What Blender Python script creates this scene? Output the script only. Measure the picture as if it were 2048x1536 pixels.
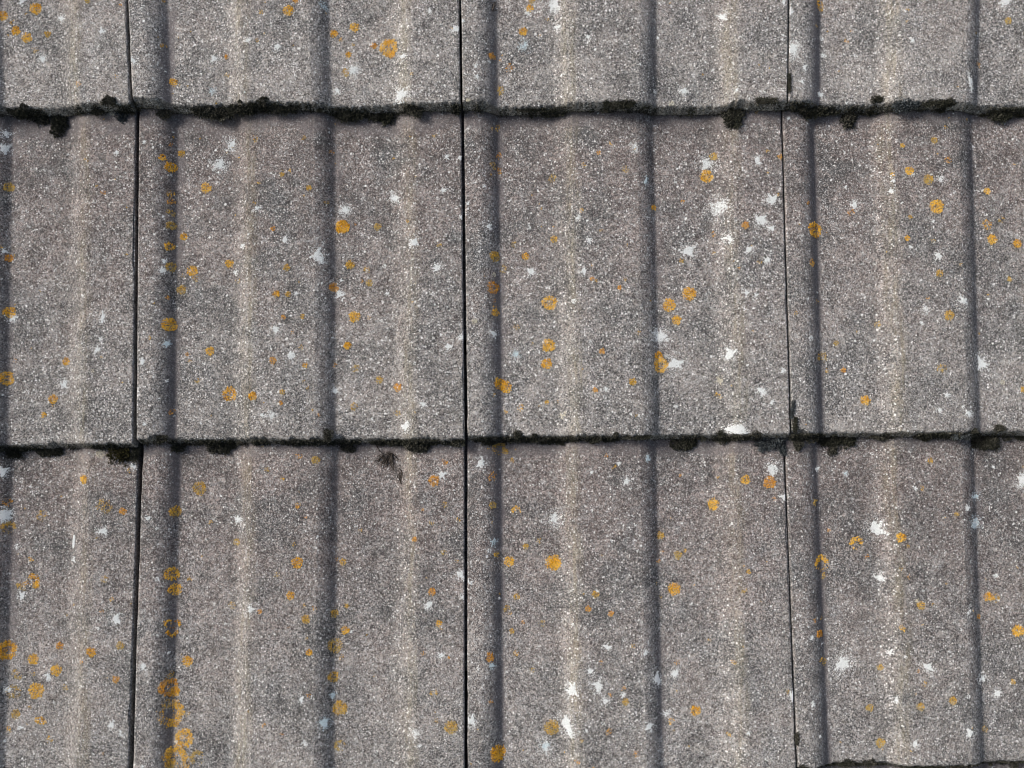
import bpy, math, random
import numpy as np
from mathutils import Matrix, Vector, noise, Euler
from mathutils.bvhtree import BVHTree

for o in list(bpy.data.objects):
    bpy.data.objects.remove(o)
sc = bpy.context.scene
col = sc.collection
random.seed(11)
rng = np.random.default_rng(11)

# ------------------------------------------------------------------ camera, sky, sun, exposure
PITCH = math.radians(35)
ROOF = Matrix.Translation((0, 0, 3.4)) @ Matrix.Rotation(PITCH, 4, 'X')      # roof-local -> world
S = 0.300 / 655.0                       # metres per photo pixel on the tiles
HALF = 1024 * S
HF = math.radians(60)
DIST = HALF / math.tan(HF / 2)
PHI = math.radians(1.6)
cam_local = Matrix.Rotation(PHI, 4, 'X') @ Matrix.Translation((0, 0, DIST))
CAMM = ROOF @ cam_local
cd = bpy.data.cameras.new('camera')
cam = bpy.data.objects.new('camera', cd)
col.objects.link(cam)
cam.matrix_world = CAMM
cd.angle = HF
cd.clip_start = 0.02
cd.clip_end = 500
sc.camera = cam

SUN_LOCAL = Vector((-0.69, 0.38, 0.56)).normalized()
sun_w = (ROOF.to_3x3() @ SUN_LOCAL).normalized()
el = math.asin(sun_w.z)
az = math.atan2(sun_w.x, sun_w.y)       # clockwise from +Y
world = bpy.data.worlds.new('World')
sc.world = world
world.use_nodes = True
wn = world.node_tree
bg = wn.nodes['Background']
sky = wn.nodes.new('ShaderNodeTexSky')
sky.sky_type = 'NISHITA'
sky.sun_disc = False
sky.sun_elevation = el
sky.sun_rotation = az
sky.air_density = 1.0
sky.dust_density = 5.0
sky.ozone_density = 0.6
wn.links.new(sky.outputs[0], bg.inputs[0])
bg.inputs[1].default_value = 0.05
sd = bpy.data.lights.new('sun', 'SUN')
sd.energy = 1.5
sd.angle = math.radians(24)
sd.color = (1.0, 0.968, 0.925)
sun = bpy.data.objects.new('sun', sd)
col.objects.link(sun)
sun.rotation_euler = sun_w.to_track_quat('Z', 'Y').to_euler()
sun.location = (0, 0, 8)
sc.view_settings.view_transform = 'Standard'
sc.view_settings.look = 'None'
sc.view_settings.exposure = 1.07
sc.view_settings.gamma = 1.0
sc.view_settings.use_curve_mapping = False
sc.cycles.filter_width = 1.1
sc.cycles.max_bounces = 4
sc.cycles.diffuse_bounces = 3


# ------------------------------------------------------------------ node helpers
def new_mat(name):
    m = bpy.data.materials.new(name)
    m.use_nodes = True
    nt = m.node_tree
    return m, nt, nt.nodes['Principled BSDF']


class N:
    def __init__(s, nt):
        s.nt = nt

    def node(s, t, **kw):
        n = s.nt.nodes.new(t)
        for k, v in kw.items():
            setattr(n, k, v)
        return n

    def link(s, a, b):
        s.nt.links.new(a, b)

    def put(s, sock, v):
        if hasattr(v, 'is_output') or hasattr(v, 'links'):
            s.link(v, sock)
        else:
            sock.default_value = v

    def noise(s, vec, scale, detail=2, rough=0.5, dist=0.0):
        n = s.node('ShaderNodeTexNoise')
        s.link(vec, n.inputs['Vector'])
        n.inputs['Scale'].default_value = scale
        n.inputs['Detail'].default_value = detail
        n.inputs['Roughness'].default_value = rough
        n.inputs['Distortion'].default_value = dist
        return n.outputs['Fac']

    def vor(s, vec, scale, out='Distance', feature='F1', rnd=1.0):
        n = s.node('ShaderNodeTexVoronoi', feature=feature)
        s.link(vec, n.inputs['Vector'])
        n.inputs['Scale'].default_value = scale
        n.inputs['Randomness'].default_value = rnd
        return n

    def math(s, op, a, b=0.0, c=0.0, clamp=False):
        n = s.node('ShaderNodeMath', operation=op, use_clamp=clamp)
        s.put(n.inputs[0], a)
        s.put(n.inputs[1], b)
        s.put(n.inputs[2], c)
        return n.outputs[0]

    def rng(s, v, a, b, c=0.0, d=1.0, smooth=True):
        n = s.node('ShaderNodeMapRange')
        n.interpolation_type = 'SMOOTHSTEP' if smooth else 'LINEAR'
        s.put(n.inputs['Value'], v)
        n.inputs['From Min'].default_value = a
        n.inputs['From Max'].default_value = b
        n.inputs['To Min'].default_value = c
        n.inputs['To Max'].default_value = d
        return n.outputs[0]

    def mix(s, f, a, b, mode='MIX'):
        n = s.node('ShaderNodeMix', data_type='RGBA', blend_type=mode)
        s.put(n.inputs[0], f)
        for i, v in ((6, a), (7, b)):
            if isinstance(v, tuple):
                n.inputs[i].default_value = (*v, 1)
            else:
                s.link(v, n.inputs[i])
        return n.outputs[2]

    def vmul(s, v, t):
        n = s.node('ShaderNodeVectorMath', operation='MULTIPLY')
        s.link(v, n.inputs[0])
        n.inputs[1].default_value = t
        return n.outputs[0]

    def vadd(s, v, w):
        n = s.node('ShaderNodeVectorMath', operation='ADD')
        s.link(v, n.inputs[0])
        s.link(w, n.inputs[1])
        return n.outputs[0]


# ------------------------------------------------------------------ materials
def concrete():
    m, nt, b = new_mat('weathered_concrete')
    n = N(nt)
    tc = n.node('ShaderNodeTexCoord').outputs['Object']
    oi = n.node('ShaderNodeObjectInfo').outputs['Random']
    sep = n.node('ShaderNodeSeparateXYZ')
    n.link(tc, sep.inputs[0])
    X, Y, Z = sep.outputs
    cx = n.node('ShaderNodeCombineXYZ')
    for i in range(3):
        n.link(n.math('MULTIPLY', oi, (7.3, 3.1, 5.7)[i]), cx.inputs[i])
    v = n.vadd(tc, cx.outputs[0])
    # zones
    big = n.noise(v, 22, 4, 0.6)
    mid = n.noise(v, 75, 4, 0.65)
    fleck_zone = n.noise(v, 38, 3, 0.55)
    wear = n.rng(n.math('ADD', Y, n.math('MULTIPLY', n.math('SUBTRACT', big, 0.5), 0.30)), 0.02, 0.31)
    # worm-like sandy grain on a dark matrix
    g1 = n.noise(v, 740, 2, 0.6, 0.8)
    g2 = n.noise(v, 1200, 1, 0.5)
    thr = n.math('MULTIPLY_ADD', n.math('SUBTRACT', n.math('MULTIPLY_ADD', big, 0.45, n.math('MULTIPLY', mid, 0.55)), 0.5), -0.41, n.math('MULTIPLY_ADD', wear, 0.036, 0.450))
    ga = n.math('SUBTRACT', n.math('MULTIPLY_ADD', g2, 0.45, n.math('MULTIPLY', g1, 0.55)), thr)
    grain = n.rng(ga, -0.034, 0.068)
    # colours of the single grains
    vc = n.vor(v, 620)
    cs = n.node('ShaderNodeSeparateColor')
    n.link(vc.outputs['Color'], cs.inputs[0])
    hue = n.rng(n.math('ADD', n.math('MULTIPLY', cs.outputs[0], 0.7), n.math('MULTIPLY', big, 0.6)), 0.35, 0.95)
    warm = n.mix(wear, (0.375, 0.35, 0.325), (0.365, 0.315, 0.292))
    gcol = n.mix(hue, (0.33, 0.325, 0.318), warm)
    matrix = n.mix(n.rng(n.math('ADD', big, n.math('MULTIPLY', wear, 0.18)), 0.4, 0.75), (0.080, 0.080, 0.081), (0.112, 0.092, 0.088))
    base = n.mix(grain, matrix, gcol)
    # value jitter grain by grain
    jit = n.rng(cs.outputs[1], 0, 1, 0.60, 1.40, False)
    jc = n.node('ShaderNodeCombineColor')
    for i in range(3):
        n.link(jit, jc.inputs[i])
    base = n.mix(1.0, base, jc.outputs[0], 'MULTIPLY')
    # olive / ochre run-off streaks on the rising side of each roll
    st = n.noise(n.vmul(v, (260, 26, 1)), 1.0, 4, 0.65)
    wob = n.math('MULTIPLY_ADD', n.noise(n.vmul(v, (6, 14, 1)), 1.0, 2), 0.016, -0.008)
    XW = n.math('ADD', X, wob)

    def band(c, w):
        d = n.math('ABSOLUTE', n.math('SUBTRACT', XW, c))
        return n.rng(d, w * 0.2, w, 1, 0)
    bands = n.math('MAXIMUM', band(0.0985, 0.0105), n.math('MULTIPLY', band(0.2485, 0.0100), 0.9))
    bands = n.math('MULTIPLY', bands, n.rng(st, 0.36, 0.66))
    ochre = n.mix(n.noise(v, 30, 2), (0.29, 0.222, 0.130), (0.235, 0.232, 0.145))
    base = n.mix(n.math('MULTIPLY', bands, n.rng(grain, 0, 1, 0.14, 0.46)), base, ochre)
    # pale crusty bloom along crests of the rising side
    pale = n.math('MULTIPLY', bands, n.rng(n.noise(v, 60, 3), 0.5, 0.75))
    base = n.mix(n.math('MULTIPLY', pale, n.rng(g2, 0.45, 0.6, 0, 0.22)), base, (0.46, 0.44, 0.38))
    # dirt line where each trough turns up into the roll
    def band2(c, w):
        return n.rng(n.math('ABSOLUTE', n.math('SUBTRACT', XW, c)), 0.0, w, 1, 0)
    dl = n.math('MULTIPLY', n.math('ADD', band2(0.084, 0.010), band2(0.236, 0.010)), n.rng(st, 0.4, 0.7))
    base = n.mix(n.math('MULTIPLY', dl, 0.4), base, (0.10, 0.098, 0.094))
    # grimy soot patches, blue-grey bloom
    soot = n.rng(n.noise(v, 48, 5, 0.7), 0.56, 0.76)
    base = n.mix(n.math('MULTIPLY', soot, 0.42), base, (0.085, 0.085, 0.085))
    blue = n.math('MULTIPLY', n.rng(n.noise(n.vmul(v, (60, 24, 1)), 1.0, 3), 0.56, 0.72), n.rng(g1, 0.45, 0.6))
    base = n.mix(n.math('MULTIPLY', blue, 0.28), base, (0.26, 0.30, 0.32))
    # white quartz flecks, three sizes
    hts = []
    for sc_, thr_, rad, al, colr in ((290, 0.88, 0.25, 1.0, (0.86, 0.87, 0.86)), (600, 0.76, 0.36, 1.0, (0.84, 0.84, 0.83))):
        vv = n.vmul(v, (1.0, 1.0, 1.0))
        w1 = n.node('ShaderNodeVectorMath', operation='MULTIPLY_ADD')
        nz = n.node('ShaderNodeTexNoise')
        n.link(v, nz.inputs['Vector'])
        nz.inputs['Scale'].default_value = sc_ * 2.1
        n.link(nz.outputs['Color'], w1.inputs[0])
        w1.inputs[1].default_value = (0.9 / sc_,) * 3
        n.link(vv, w1.inputs[2])
        vo = n.vor(w1.outputs[0], sc_)
        c2 = n.node('ShaderNodeSeparateColor')
        n.link(vo.outputs['Color'], c2.inputs[0])
        zone = n.math('MULTIPLY_ADD', n.math('SUBTRACT', fleck_zone, 0.5), -0.35, n.math('MULTIPLY_ADD', wear, 0.05, thr_ - 0.01))
        pick = n.math('GREATER_THAN', c2.outputs[0], zone)
        rr = n.math('MULTIPLY_ADD', c2.outputs[2], rad * 0.8, rad * 0.55)
        sh = n.rng(n.math('SUBTRACT', vo.outputs['Distance'], rr), -0.06, 0.05, 1, 0)
        f = n.math('MULTIPLY', pick, sh)
        hts.append(f)
        base = n.mix(n.math('MULTIPLY', f, n.rng(c2.outputs[1], 0, 1, al * 0.45, al, False)), base, colr)
    # shade painted in: smooth dark mauve bands at each roll foot and tile head
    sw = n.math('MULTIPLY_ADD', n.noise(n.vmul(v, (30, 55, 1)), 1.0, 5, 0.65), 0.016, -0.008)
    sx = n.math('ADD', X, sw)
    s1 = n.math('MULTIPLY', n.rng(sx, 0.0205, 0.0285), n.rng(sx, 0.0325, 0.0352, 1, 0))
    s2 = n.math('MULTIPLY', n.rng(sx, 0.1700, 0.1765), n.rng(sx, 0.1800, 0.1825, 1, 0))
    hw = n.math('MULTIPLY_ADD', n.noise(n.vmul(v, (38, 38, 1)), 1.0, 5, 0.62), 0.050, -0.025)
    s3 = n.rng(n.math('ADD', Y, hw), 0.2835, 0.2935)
    shade_band = n.math('MAXIMUM', n.math('MULTIPLY', s1, n.rng(n.noise(n.vmul(v, (9, 16, 1)), 1.0, 3), 0.36, 0.52)), n.math('MULTIPLY', s2, n.rng(n.noise(n.vmul(v, (8, 20, 1)), 1.0, 3), 0.45, 0.6, 0, 0.8)))
    shade_band = n.math('MAXIMUM', shade_band, n.math('MULTIPLY', s3, 0.9))
    shade_col = n.mix(n.noise(v, 120, 2), (0.112, 0.104, 0.110), (0.158, 0.138, 0.138))
    base = n.mix(n.math('MULTIPLY', shade_band, n.rng(g2, 0.4, 0.62, 0.92, 0.5)), base, shade_col)
    # tile to tile tint
    tj = n.math('MULTIPLY', n.rng(oi, 0, 1, 0.91, 1.07, False), n.rng(n.noise(n.vmul(v, (48, 4.5, 1)), 1.0, 4, 0.6), 0.3, 0.7, 0.90, 1.09, False))
    tcn = n.node('ShaderNodeCombineColor')
    for i in range(3):
        n.link(tj, tcn.inputs[i])
    base = n.mix(1.0, base, tcn.outputs[0], 'MULTIPLY')
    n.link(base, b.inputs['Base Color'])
    b.inputs['Roughness'].default_value = 0.92
    b.inputs['Specular IOR Level'].default_value = 0.25
    h = n.math('ADD', n.math('MULTIPLY', n.math('MULTIPLY', grain, n.math('SUBTRACT', 1.0, shade_band)), 0.6), n.math('MULTIPLY', g2, 0.5))
    
    bp = n.node('ShaderNodeBump')
    bp.inputs['Strength'].default_value = 0.8
    bp.inputs['Distance'].default_value = 0.0006
    n.link(h, bp.inputs['Height'])
    n.link(bp.outputs[0], b.inputs['Normal'])
    return m


def crumbly(name, c1, c2, c3=None, rough=0.95, scale=900, blotch=160):
    m, nt, b = new_mat(name)
    n = N(nt)
    tc = n.node('ShaderNodeTexCoord').outputs['Object']
    geo = n.node('ShaderNodeNewGeometry')
    ri = geo.outputs['Random Per Island']
    oi = n.node('ShaderNodeObjectInfo').outputs['Random']
    a = n.noise(tc, scale, 2)
    f = n.math('ADD', n.math('MULTIPLY', ri, 0.65), n.math('MULTIPLY', a, 0.45))
    c = n.mix(n.rng(f, 0.15, 0.9), c1, c2)
    if c3:
        bl = n.rng(n.math('ADD', n.noise(tc, blotch, 2), n.math('MULTIPLY', oi, 0.25)), 0.52, 0.72)
        c = n.mix(n.math('MULTIPLY', bl, 0.8), c, c3)
    n.link(c, b.inputs['Base Color'])
    b.inputs['Roughness'].default_value = rough
    b.inputs['Specular IOR Level'].default_value = 0.15
    return m


M_CON = concrete()
M_LICH = {
    'o': crumbly('orange_lichen_crust', (0.34, 0.13, 0.008), (0.98, 0.55, 0.045), (0.80, 0.50, 0.09)),
    'd': crumbly('rust_lichen_crust', (0.36, 0.14, 0.02), (0.88, 0.45, 0.07), (0.60, 0.34, 0.10)),
    'y': crumbly('ochre_lichen_crust', (0.32, 0.18, 0.03), (0.80, 0.50, 0.09), (0.46, 0.34, 0.12)),
    'w': crumbly('white_lichen_crust', (0.60, 0.63, 0.63), (0.88, 0.90, 0.89)),
    'b': crumbly('pale_blue_lichen_crust', (0.40, 0.50, 0.54), (0.66, 0.74, 0.77)),
    'e': crumbly('cream_lichen_crust', (0.46, 0.43, 0.33), (0.66, 0.62, 0.50)),
}
M_MOSS = crumbly('dark_moss', (0.010, 0.010, 0.008), (0.135, 0.130, 0.105), (0.035, 0.037, 0.026))
M_MOSSG = crumbly('olive_moss', (0.020, 0.018, 0.010), (0.10, 0.09, 0.035), (0.03, 0.028, 0.018))
M_MOSSB = crumbly('grey_moss', (0.020, 0.024, 0.025), (0.19, 0.215, 0.225), (0.05, 0.055, 0.058))
M_DEBRIS = crumbly('dead_leaf_fibre', (0.035, 0.028, 0.022), (0.12, 0.10, 0.085))


def flat(name, c, rough=0.9):
    m, nt, b = new_mat(name)
    n = N(nt)
    tc = n.node('ShaderNodeTexCoord').outputs['Object']
    f = n.noise(tc, 3, 6, 0.6)
    n.link(n.mix(f, tuple(x * 0.6 for x in c), tuple(x * 1.4 for x in c)), b.inputs['Base Color'])
    b.inputs['Roughness'].default_value = rough
    return m


# ------------------------------------------------------------------ object helpers
def link(name, me, mat, parent=None, kind=None):
    o = bpy.data.objects.new(name, me)
    col.objects.link(o)
    if mat is not None and not me.materials:
        me.materials.append(mat)
    if parent:
        o.parent = parent
    if kind:
        o['kind'] = kind
    return o


def mesh_np(name, V, F, smooth=True):
    """V (n,3), F (m,k) equal-size faces"""
    me = bpy.data.meshes.new(name)
    V = np.asarray(V, dtype=np.float32)
    F = np.asarray(F, dtype=np.int32)
    k = F.shape[1]
    me.vertices.add(len(V))
    me.vertices.foreach_set('co', V.ravel())
    me.loops.add(F.size)
    me.loops.foreach_set('vertex_index', F.ravel())
    me.polygons.add(len(F))
    me.polygons.foreach_set('loop_start', np.arange(0, F.size, k, dtype=np.int32))
    me.polygons.foreach_set('loop_total', np.full(len(F), k, dtype=np.int32))
    me.polygons.foreach_set('use_smooth', np.full(len(F), smooth, dtype=bool))
    me.update()
    me.validate()
    return me


# ------------------------------------------------------------------ tile shape
T = 0.0125          # tile thickness
D = 0.0098          # depth of the troughs below the rolls
LEN = 0.388
GAUGE = 0.3035
TILT = math.atan2(0.0140, GAUGE)


def prof(x, W):
    """height of the tile top at x (metres from its left edge), 0 on the rolls"""
    u = np.asarray(x, dtype=float) / W * 655.0

    def fall(u, a, b):          # soft shoulder, crisp foot
        t = np.clip((u - a) / (b - a), 0, 1)
        s = t ** 1.75 * (1 - t ** 8) + t ** 8
        return s

    def rise(u, a, b):
        t = np.clip((u - a) / (b - a), 0, 1)
        return t * t * (3 - 2 * t)
    h = -fall(u, 26, 72) + rise(u, 180, 234) - fall(u, 348, 396) + rise(u, 507, 562)
    h = np.clip(h, -1, 0)
    # slight crown on the rolls, slight dish in the troughs
    crown = -0.06 * ((u - 290) / 70) ** 2 * ((u > 225) & (u < 355))
    dish = 0.03 * np.sin(u * 0.05)
    return D * (h + crown * (h > -0.3) + dish * (h < -0.9) * 0.5)


def fnoise(x, seed, s):
    return noise.noise(Vector((x * s, seed * 7.31, seed * 1.7)))


def tile_mesh(W, seed, fine=True, chips=(), skew=0.0, taper=0.0):
    dx = 0.0011 if fine else 0.005
    nx = int(W / dx)
    xs = np.concatenate(([0, 0.0004, 0.0011], np.linspace(0.002, W - 0.002, nx), [W - 0.0011, W - 0.0004, W]))
    ed = np.zeros_like(xs)
    ed[0] = ed[-1] = 0.0011
    ed[1] = ed[-2] = 0.0004
    h = prof(xs, W)
    if fine:
        ytop = [0.0003, 0.0012, 0.0024, 0.004, 0.0065, 0.010, 0.015, 0.022, 0.03] + list(np.linspace(0.037, 0.315, 52)) + [0.34, LEN]
    else:
        ytop = [0.0006, 0.0024, 0.010] + list(np.linspace(0.04, LEN, 9))
    ring = []            # (y, dz, raggedness weight)
    for y in reversed(ytop):
        ring.append((y, -0.0007 if y < 0.0005 else (-0.0002 if y < 0.0014 else 0.0), max(0, 1 - y / 0.006)))
    nf = 5 if fine else 2
    for k in range(nf):
        f = (k + 0.5) / nf
        ring.append((-0.0002 - 0.0040 * f, -0.0014 - (T - 0.0020) * f, 1 - 0.4 * f))
    for y in ([-0.0036, 0.03, 0.2, LEN] if fine else [0.002, LEN]):
        ring.append((y, -T, 0.3 if y < 0.01 else 0))
    nr = len(ring)
    V = np.zeros((len(xs), nr, 3))
    for i, x in enumerate(xs):
        rag = 0.0
        if fine:
            rag = 0.0010 * fnoise(x, seed, 40) + 0.0012 * fnoise(x, seed + 3, 210) + 0.0011 * fnoise(x, seed + 9, 640)
            n3 = fnoise(x, seed + 5, 55)
            if n3 > 0.28:
                rag += (n3 - 0.28) * 0.006 * (0.6 + fnoise(x, seed + 2, 300))
            for (cx, cw, cd_) in chips:
                t = abs(x - cx) / cw
                if t < 1:
                    rag += cd_ * (1 - t * t) * (1 + 0.35 * fnoise(x, seed, 500))
        else:
            rag = 0.001 * fnoise(x, seed, 80)
        for j, (y, dz, w) in enumerate(ring):
            e = ed[i]
            z = h[i] + dz
            if dz > -T * 0.99:
                z -= e * (0.9 if dz > -0.001 else 0.0)
            jy = 0
            if 0 < j < nr - 1 and fine and y < 0.001 and dz < -0.001:
                jy = 0.0006 * noise.noise(Vector((x * 600, dz * 600, seed)))
            V[i, j] = (x, y + rag * w + jy, z)
    # long soft unevenness of the top
    if fine:
        for i in range(0, len(xs)):
            for j in range(nr):
                if V[i, j, 2] > h[i] - 0.002:
                    p = Vector((xs[i] * 14, V[i, j, 1] * 9, seed * 3.7))
                    V[i, j, 2] += 0.00055 * noise.noise(p)
    if fine:
        for i in (0, 1, 2, -1, -2, -3):
            for j in range(nr):
                y = V[i, j, 1]
                sd = seed * 5 + (0 if i >= 0 else 50)
                e = 0.0003 * fnoise(y, sd, 60) + 0.0005 * fnoise(y, sd + 2, 170)
                n3 = fnoise(y, sd + 4, 45)
                if n3 > 0.36:
                    e -= (n3 - 0.36) * 0.006
                V[i, j, 0] += -min(e, 0.0004) * (1 if i >= 0 else -1) * (0.4 if abs(i) > 1 and i not in (-1, -2) else 1.0)
    V[:, :, 0] = V[:, :, 0] * (1 + taper * V[:, :, 1]) + skew * V[:, :, 1]
    n0 = len(xs)
    idx = np.arange(n0 * nr).reshape(n0, nr)
    j2 = np.roll(np.arange(nr), -1)
    a = idx[:-1, :]
    b = idx[1:, :]
    F = np.stack([a, a[:, j2], b[:, j2], b], axis=-1).reshape(-1, 4)
    verts = [tuple(v) for v in V.reshape(-1, 3)]
    faces = [tuple(f) for f in F]
    faces.append(tuple(idx[0, ::-1]))
    faces.append(tuple(idx[-1, :]))
    # interlocking tongue under the neighbour on the left
    k = len(verts)
    x0, x1, y0, y1, z0, z1 = -0.022, 0.010, 0.090, LEN - 0.005, -0.0190, -0.0140
    verts += [(x, y, z) for x in (x0, x1) for y in (y0, y1) for z in (z0, z1)]
    faces += [tuple(k + q for q in f) for f in ((0, 1, 3, 2), (4, 6, 7, 5), (0, 4, 5, 1), (2, 3, 7, 6), (0, 2, 6, 4), (1, 5, 7, 3))]
    me = bpy.data.meshes.new('tile')
    me.from_pydata(verts, [], faces)
    sm = np.ones(len(faces), dtype=bool)
    sm[-8:] = False
    me.polygons.foreach_set('use_smooth', sm)
    import bmesh
    bm = bmesh.new()
    bm.from_mesh(me)
    bmesh.ops.recalc_face_normals(bm, faces=bm.faces)
    bm.to_mesh(me)
    bm.free()
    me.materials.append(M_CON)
    return me


# pixel -> roof-local point on plane z
cam_o = cam_local.translation
R3 = cam_local.to_3x3()


def ray(u, v):
    d = Vector(((u - 1024) / 1024 * math.tan(HF / 2), -(v - 768) / 1024 * math.tan(HF / 2), -1))
    return (R3 @ d).normalized()


def onplane(u, v, z=0.006):
    d = ray(u, v)
    t = (z - cam_o.z) / d.z
    return cam_o + d * t


# ------------------------------------------------------------------ ground and roof
gp = mesh_np('ground', [(-120, -120, 0), (120, -120, 0), (120, 120, 0), (-120, 120, 0)], [(0, 1, 2, 3)])
link('ground', gp, flat('rough_grass', (0.07, 0.09, 0.035)), kind='structure')

roof = bpy.data.objects.new('roof', None)
col.objects.link(roof)
roof.matrix_world = ROOF
roof.empty_display_size = 0.2
roof['label'] = 'weathered grey concrete tiled roof spotted with orange and white lichen'
roof['category'] = 'roof'
roof['kind'] = 'thing'
bpy.context.view_layer.update()


def box_mesh(name, x0, x1, y0, y1, z0, z1):
    v = [(x, y, z) for x in (x0, x1) for y in (y0, y1) for z in (z0, z1)]
    return mesh_np(name, v, [(0, 1, 3, 2), (4, 6, 7, 5), (0, 4, 5, 1), (2, 3, 7, 6), (0, 2, 6, 4), (1, 5, 7, 3)], False)


link('underlay', box_mesh('underlay', -2.1, 2.1, -1.7, 2.0, -0.062, -0.058), flat('black_felt', (0.012, 0.012, 0.013)), roof)

# measured joints: per row, pixel x of each joint at the top and at the tail, tail y left/right per tile, gap px
ROWS = {
    0: dict(j=[(-395, -400), (260, 262), (921, 923), (1573, 1576), (2222, 2226)], head=-20, tail=[(210, 205), (201, 205), (205, 204), (200, 205)], gap=[5, 5, 5, 3, 4]),
    1: dict(j=[(-384, -392), (273, 269), (925, 932), (1565, 1583), (2215, 2232)], head=215, tail=[(898, 885), (878, 877), (872, 868), (866, 861)], gap=[6, 7, 6, 3.2, 5]),
    2: dict(j=[(-380, -396), (280, 261), (932, 932), (1570, 1595), (2220, 2238)], head=880, tail=[(1556, 1552), (1556, 1555), (1554, 1551), (1536, 1528)], gap=[6, 8.5, 6, 3.6, 5]),
}
CHIPS = {(1, 1): [(0.019, 0.010, 0.0035), (0.185, 0.004, 0.003), (0.142, 0.004, 0.002)], (0, 1): [(0.012, 0.022, 0.003), (0.24, 0.02, 0.0015)],
         (1, 0): [(0.22, 0.006, 0.0022)], (0, 2): [(0.01, 0.02, 0.0016)], (1, 3): [(0.005, 0.01, 0.003)],
         (2, 3): [(0.06, 0.03, 0.001)]}
TZ = 0.006
tiles = {}
tile_W = {}
SK = {}
SEED = {}


def place_tile(key, bl, ang, W, me):
    o = link('tile', me, None, roof)
    o.matrix_local = Matrix.Translation(bl) @ Matrix.Rotation(ang, 4, 'Z') @ Matrix.Rotation(-TILT, 4, 'X')
    tiles[key] = o
    tile_W[key] = W
    return o


seed = 1
for r, q in ROWS.items():
    for c in range(4):
        jt, jb = q['j'][c]
        g = q['gap'][c] * 0.5
        g2 = q['gap'][c + 1] * 0.5
        ty0, ty1 = q['tail'][c]
        hv = {0: 0, 1: 215, 2: 880}[r]
        vb = ty0 if r < 2 else 1536
        bl = onplane(jb + g, ty0, TZ)
        top = onplane(jt + g, hv, TZ - 0.012)
        br = onplane(q['j'][c + 1][1] - g2, ty1, TZ)
        # the tile follows its tail line; its sides follow the two joints it was laid between
        ang = math.atan2(br.y - bl.y, br.x - bl.x)
        W = (br - bl).length
        topr = onplane(q['j'][c + 1][0] - g2, hv, TZ - 0.012)
        ca, sa = math.cos(ang), math.sin(ang)
        lx, ly = (top.x - bl.x) * ca + (top.y - bl.y) * sa, -(top.x - bl.x) * sa + (top.y - bl.y) * ca
        rx = (topr.x - bl.x) * ca + (topr.y - bl.y) * sa
        skew = lx / ly
        taper = ((rx - lx) / W - 1) / ly
        me = tile_mesh(W, seed, True, CHIPS.get((r, c), ()), skew, taper)
        place_tile((r, c), Vector((bl.x, bl.y, TZ + random.uniform(-0.0006, 0.0006))), ang, W, me)
        SK[(r, c)] = (skew, taper)
        SEED[(r, c)] = seed
        seed += 1

# the rest of the roof around the view
variants = [tile_mesh(0.2975, 40 + k, False) for k in range(4)]
mid_variants = [tile_mesh(0.2975, 60 + k, True) for k in range(3)]
base0 = onplane(932, 875, TZ)
row_y = {0: onplane(1024, 205, TZ).y, 1: onplane(1024, 873, TZ).y, 2: onplane(1024, 1545, TZ).y}
x_right = onplane(2232, 768, TZ).x + 0.003
x_left = onplane(-397, 768, TZ).x - 0.004
for r in range(-4, 8):
    for c in range(-6, 8):
        if 0 <= r <= 2 and 0 <= c <= 3:
            continue
        y = row_y[r] if r in row_y else (row_y[0] - r * 0.3045 if r < 0 else row_y[2] - (r - 2) * 0.3045)
        if c > 3:
            x = x_right + (c - 4) * 0.3005
        elif c < 0:
            x = x_left - 0.2975 + (c + 1) * 0.3005
        else:
            x = base0.x + (c - 2) * 0.3005
        near = -1 <= r <= 3 and -1 <= c <= 4
        pick = random.randrange(3 if near else 4)
        me = (mid_variants if near else variants)[pick]
        if near:
            SEED[(r, c)] = 60 + pick
        place_tile((r, c), Vector((x + random.uniform(-.001, .001), y + random.uniform(-.001, .001), TZ + random.uniform(-.0005, .0005))),
                   random.uniform(-.004, .004), 0.2975, me)

# ------------------------------------------------------------------ ray casting against the built tiles (roof-local)
bpy.context.view_layer.update()
bvh = []
for key in [k for k in tiles if -1 <= k[0] <= 3 and -1 <= k[1] <= 4]:
    o = tiles[key]
    ml = o.matrix_local
    me = o.data
    vs = [ml @ v.co for v in me.vertices]
    bvh.append((key, BVHTree.FromPolygons(vs, [tuple(p.vertices) for p in me.polygons]), ml.inverted()))


def hit(u, v):
    d = ray(u, v)
    best = None
    for key, t, inv in bvh:
        loc, nor, idx, dist = t.ray_cast(cam_o, d)
        if loc is not None and (best is None or dist < best[0]):
            best = (dist, key, loc, inv @ loc)
    return best


# ------------------------------------------------------------------ lichens
NG = 6
_ang = np.arange(NG) * 2 * math.pi / NG
_fan = np.array([(k, (k + 1) % NG, NG) for k in range(NG)])


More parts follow.
